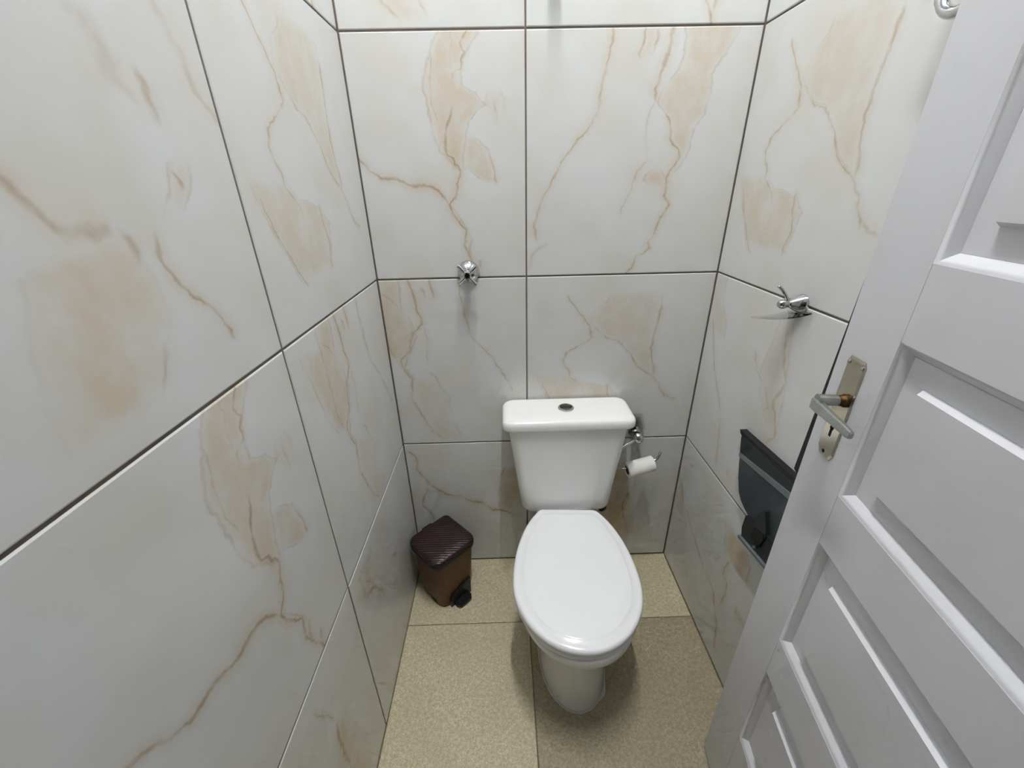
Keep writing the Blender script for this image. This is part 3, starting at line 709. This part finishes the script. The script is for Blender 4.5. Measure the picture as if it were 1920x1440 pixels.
# nearly used roll hanging on the arm
r0, r1 = Vector((.812, -.0935, .5235)), Vector((.908, -.0780, .5395))
L = (r1 - r0).length
roll = thing('toilet_roll', 'small white toilet paper roll on the chrome holder', 'toilet roll', (.86, -.086, .49))
obj('paper', lathe(bmesh.new(), r0, r1 - r0, [(0, .0168), (0, .0275), (.001, .0285), (L - .001, .0285), (L, .0275), (L, .0168), (0, .0168)], 40, False, False), M_PAPER, roll, True)
obj('core', lathe(bmesh.new(), r0 + (r1 - r0) * .004, r1 - r0, [(0, .0165), (L * .99, .0165), (L * .99, .0150), (0, .0150), (0, .0165)], 32, False, False), M_CARD, roll, True)

# ------------------------------------------------------------------ chrome peg with clear plate on the right wall
peg = thing('wall_peg', 'chrome wall peg with a clear plate below it on the right wall', 'wall hook', (W, -.397, 1.2))
PY, PZ = -.397, 1.203
obj('bell', lathe(bmesh.new(), (W + .001, PY, PZ), (-1, 0, 0), [(0, .021), (.004, .021), (.008, .0195), (.020, .0145), (.030, .0085), (.034, .0072), (.038, .0085), (.044, .0105), (.050, .0100), (.055, .0065), (.057, .001)], 30), M_CHROME, peg, True)
obj('pin', tube(bmesh.new(), smooth_path([(W - .034, PY, PZ + .004), (W - .040, PY + .001, PZ + .016), (W - .050, PY + .004, PZ + .030), (W - .058, PY + .006, PZ + .037)]), .0036), M_CHROME, peg, True)
obj('plate', slab(bmesh.new(), ((W - .004, -.438, 1.192), (W - .085, -.428, 1.180), (W - .085, -.358, 1.163), (W - .004, -.362, 1.176)), .004, .004), M_CLEAR, peg)['label'] = 'clear curved plastic plate'

# ------------------------------------------------------------------ robe hook high on the right wall
HY, HZ = -.580, 1.685
rh = thing('robe_hook', 'rounded chrome robe hook high on the right wall above the door edge', 'wall hook', (W, HY, HZ + .07))
obj('flange', lathe(bmesh.new(), (W + .001, HY, HZ + .065), (-1, 0, 0), [(0, .025), (.004, .025), (.010, .020), (.016, .012)], 30), M_CHROME, rh, True)
ux = W - .040
path = [(W - .012, HY, HZ + .065), (W - .026, HY + .012, HZ + .066), (ux, HY + .027, HZ + .050)]
for i in range(0, 13):
    a = math.radians(-10 - 160 * i / 12)
    path.append((ux, HY + .033 * math.cos(a), HZ + .034 * math.sin(a)))
path.append((ux, HY - .036, HZ + .025))
obj('loop', tube(bmesh.new(), smooth_path(path, 4), .0078, 14), M_CHROME, rh, True)

# ------------------------------------------------------------------ smoked paper dispenser behind the door
disp = thing('paper_dispenser', 'smoked grey plastic paper dispenser on the right wall behind the door', 'dispenser', (W, -.45, .56))
XF = 1.033
YR = -.64                                   # far end, hidden behind the door
def yz_prism(bm, pts, x0, x1): return loft(bm, [[Vector((x0, y, z)) for y, z in pts], [Vector((x1, y, z)) for y, z in pts]])
cover = [(-.327, .828), (-.337, .814), (-.344, .782), (-.351, .757), (-.354, .739), (-.368, .698), (-.386, .662), (-.402, .648), (-.422, .640), (-.445, .634), (YR, .655), (YR, .842)]
obj('cover', yz_prism(bmesh.new(), cover, XF, W), M_SMOKE, disp)
obj('top_rim', yz_prism(bmesh.new(), [(-.323, .831), (-.330, .821), (YR, .841), (YR, .848)], XF - .001, W), M_BLACK, disp)
obj('upper_band', yz_prism(bmesh.new(), [(-.337, .815), (-.349, .771), (YR, .818), (YR, .839)], XF - .0015, XF + .01), M_SMOKE_D, disp)
obj('band_line', yz_prism(bmesh.new(), [(-.349, .772), (-.3525, .760), (YR, .800), (YR, .819)], XF - .004, XF + .01), M_SMOKE_L, disp)
obj('tray', yz_prism(bmesh.new(), [(-.445, .634), (-.443, .590), (-.453, .560), (YR, .590), (YR, .665), (-.474, .645)], XF - .006, W), M_SMOKE_D, disp)
obj('tray_lip', yz_prism(bmesh.new(), [(-.447, .566), (-.450, .558), (YR, .586), (YR, .593)], XF - .014, W), M_SMOKE_L, disp)
obj('outlet_tongue', yz_prism(bmesh.new(), [(-.487, .613), (-.484, .638), (-.494, .681), (-.502, .703), (-.512, .708), (-.529, .674), (-.537, .649), (-.530, .607), (-.508, .596), (-.491, .598)], XF - .010, XF + .01), M_SMOKE_D, disp)
obj('outlet_slot', yz_prism(bmesh.new(), [(-.489, .604), (-.493, .638), (-.514, .645), (-.531, .650), (-.536, .637), (-.527, .606), (-.502, .602)], XF - .012, XF + .01), M_BLACK, disp)
obj('catch', yz_prism(bmesh.new(), [(-.504, .586), (-.515, .595), (-.516, .587), (-.507, .580)], XF - .010, XF + .005), M_SMOKE_L, disp)
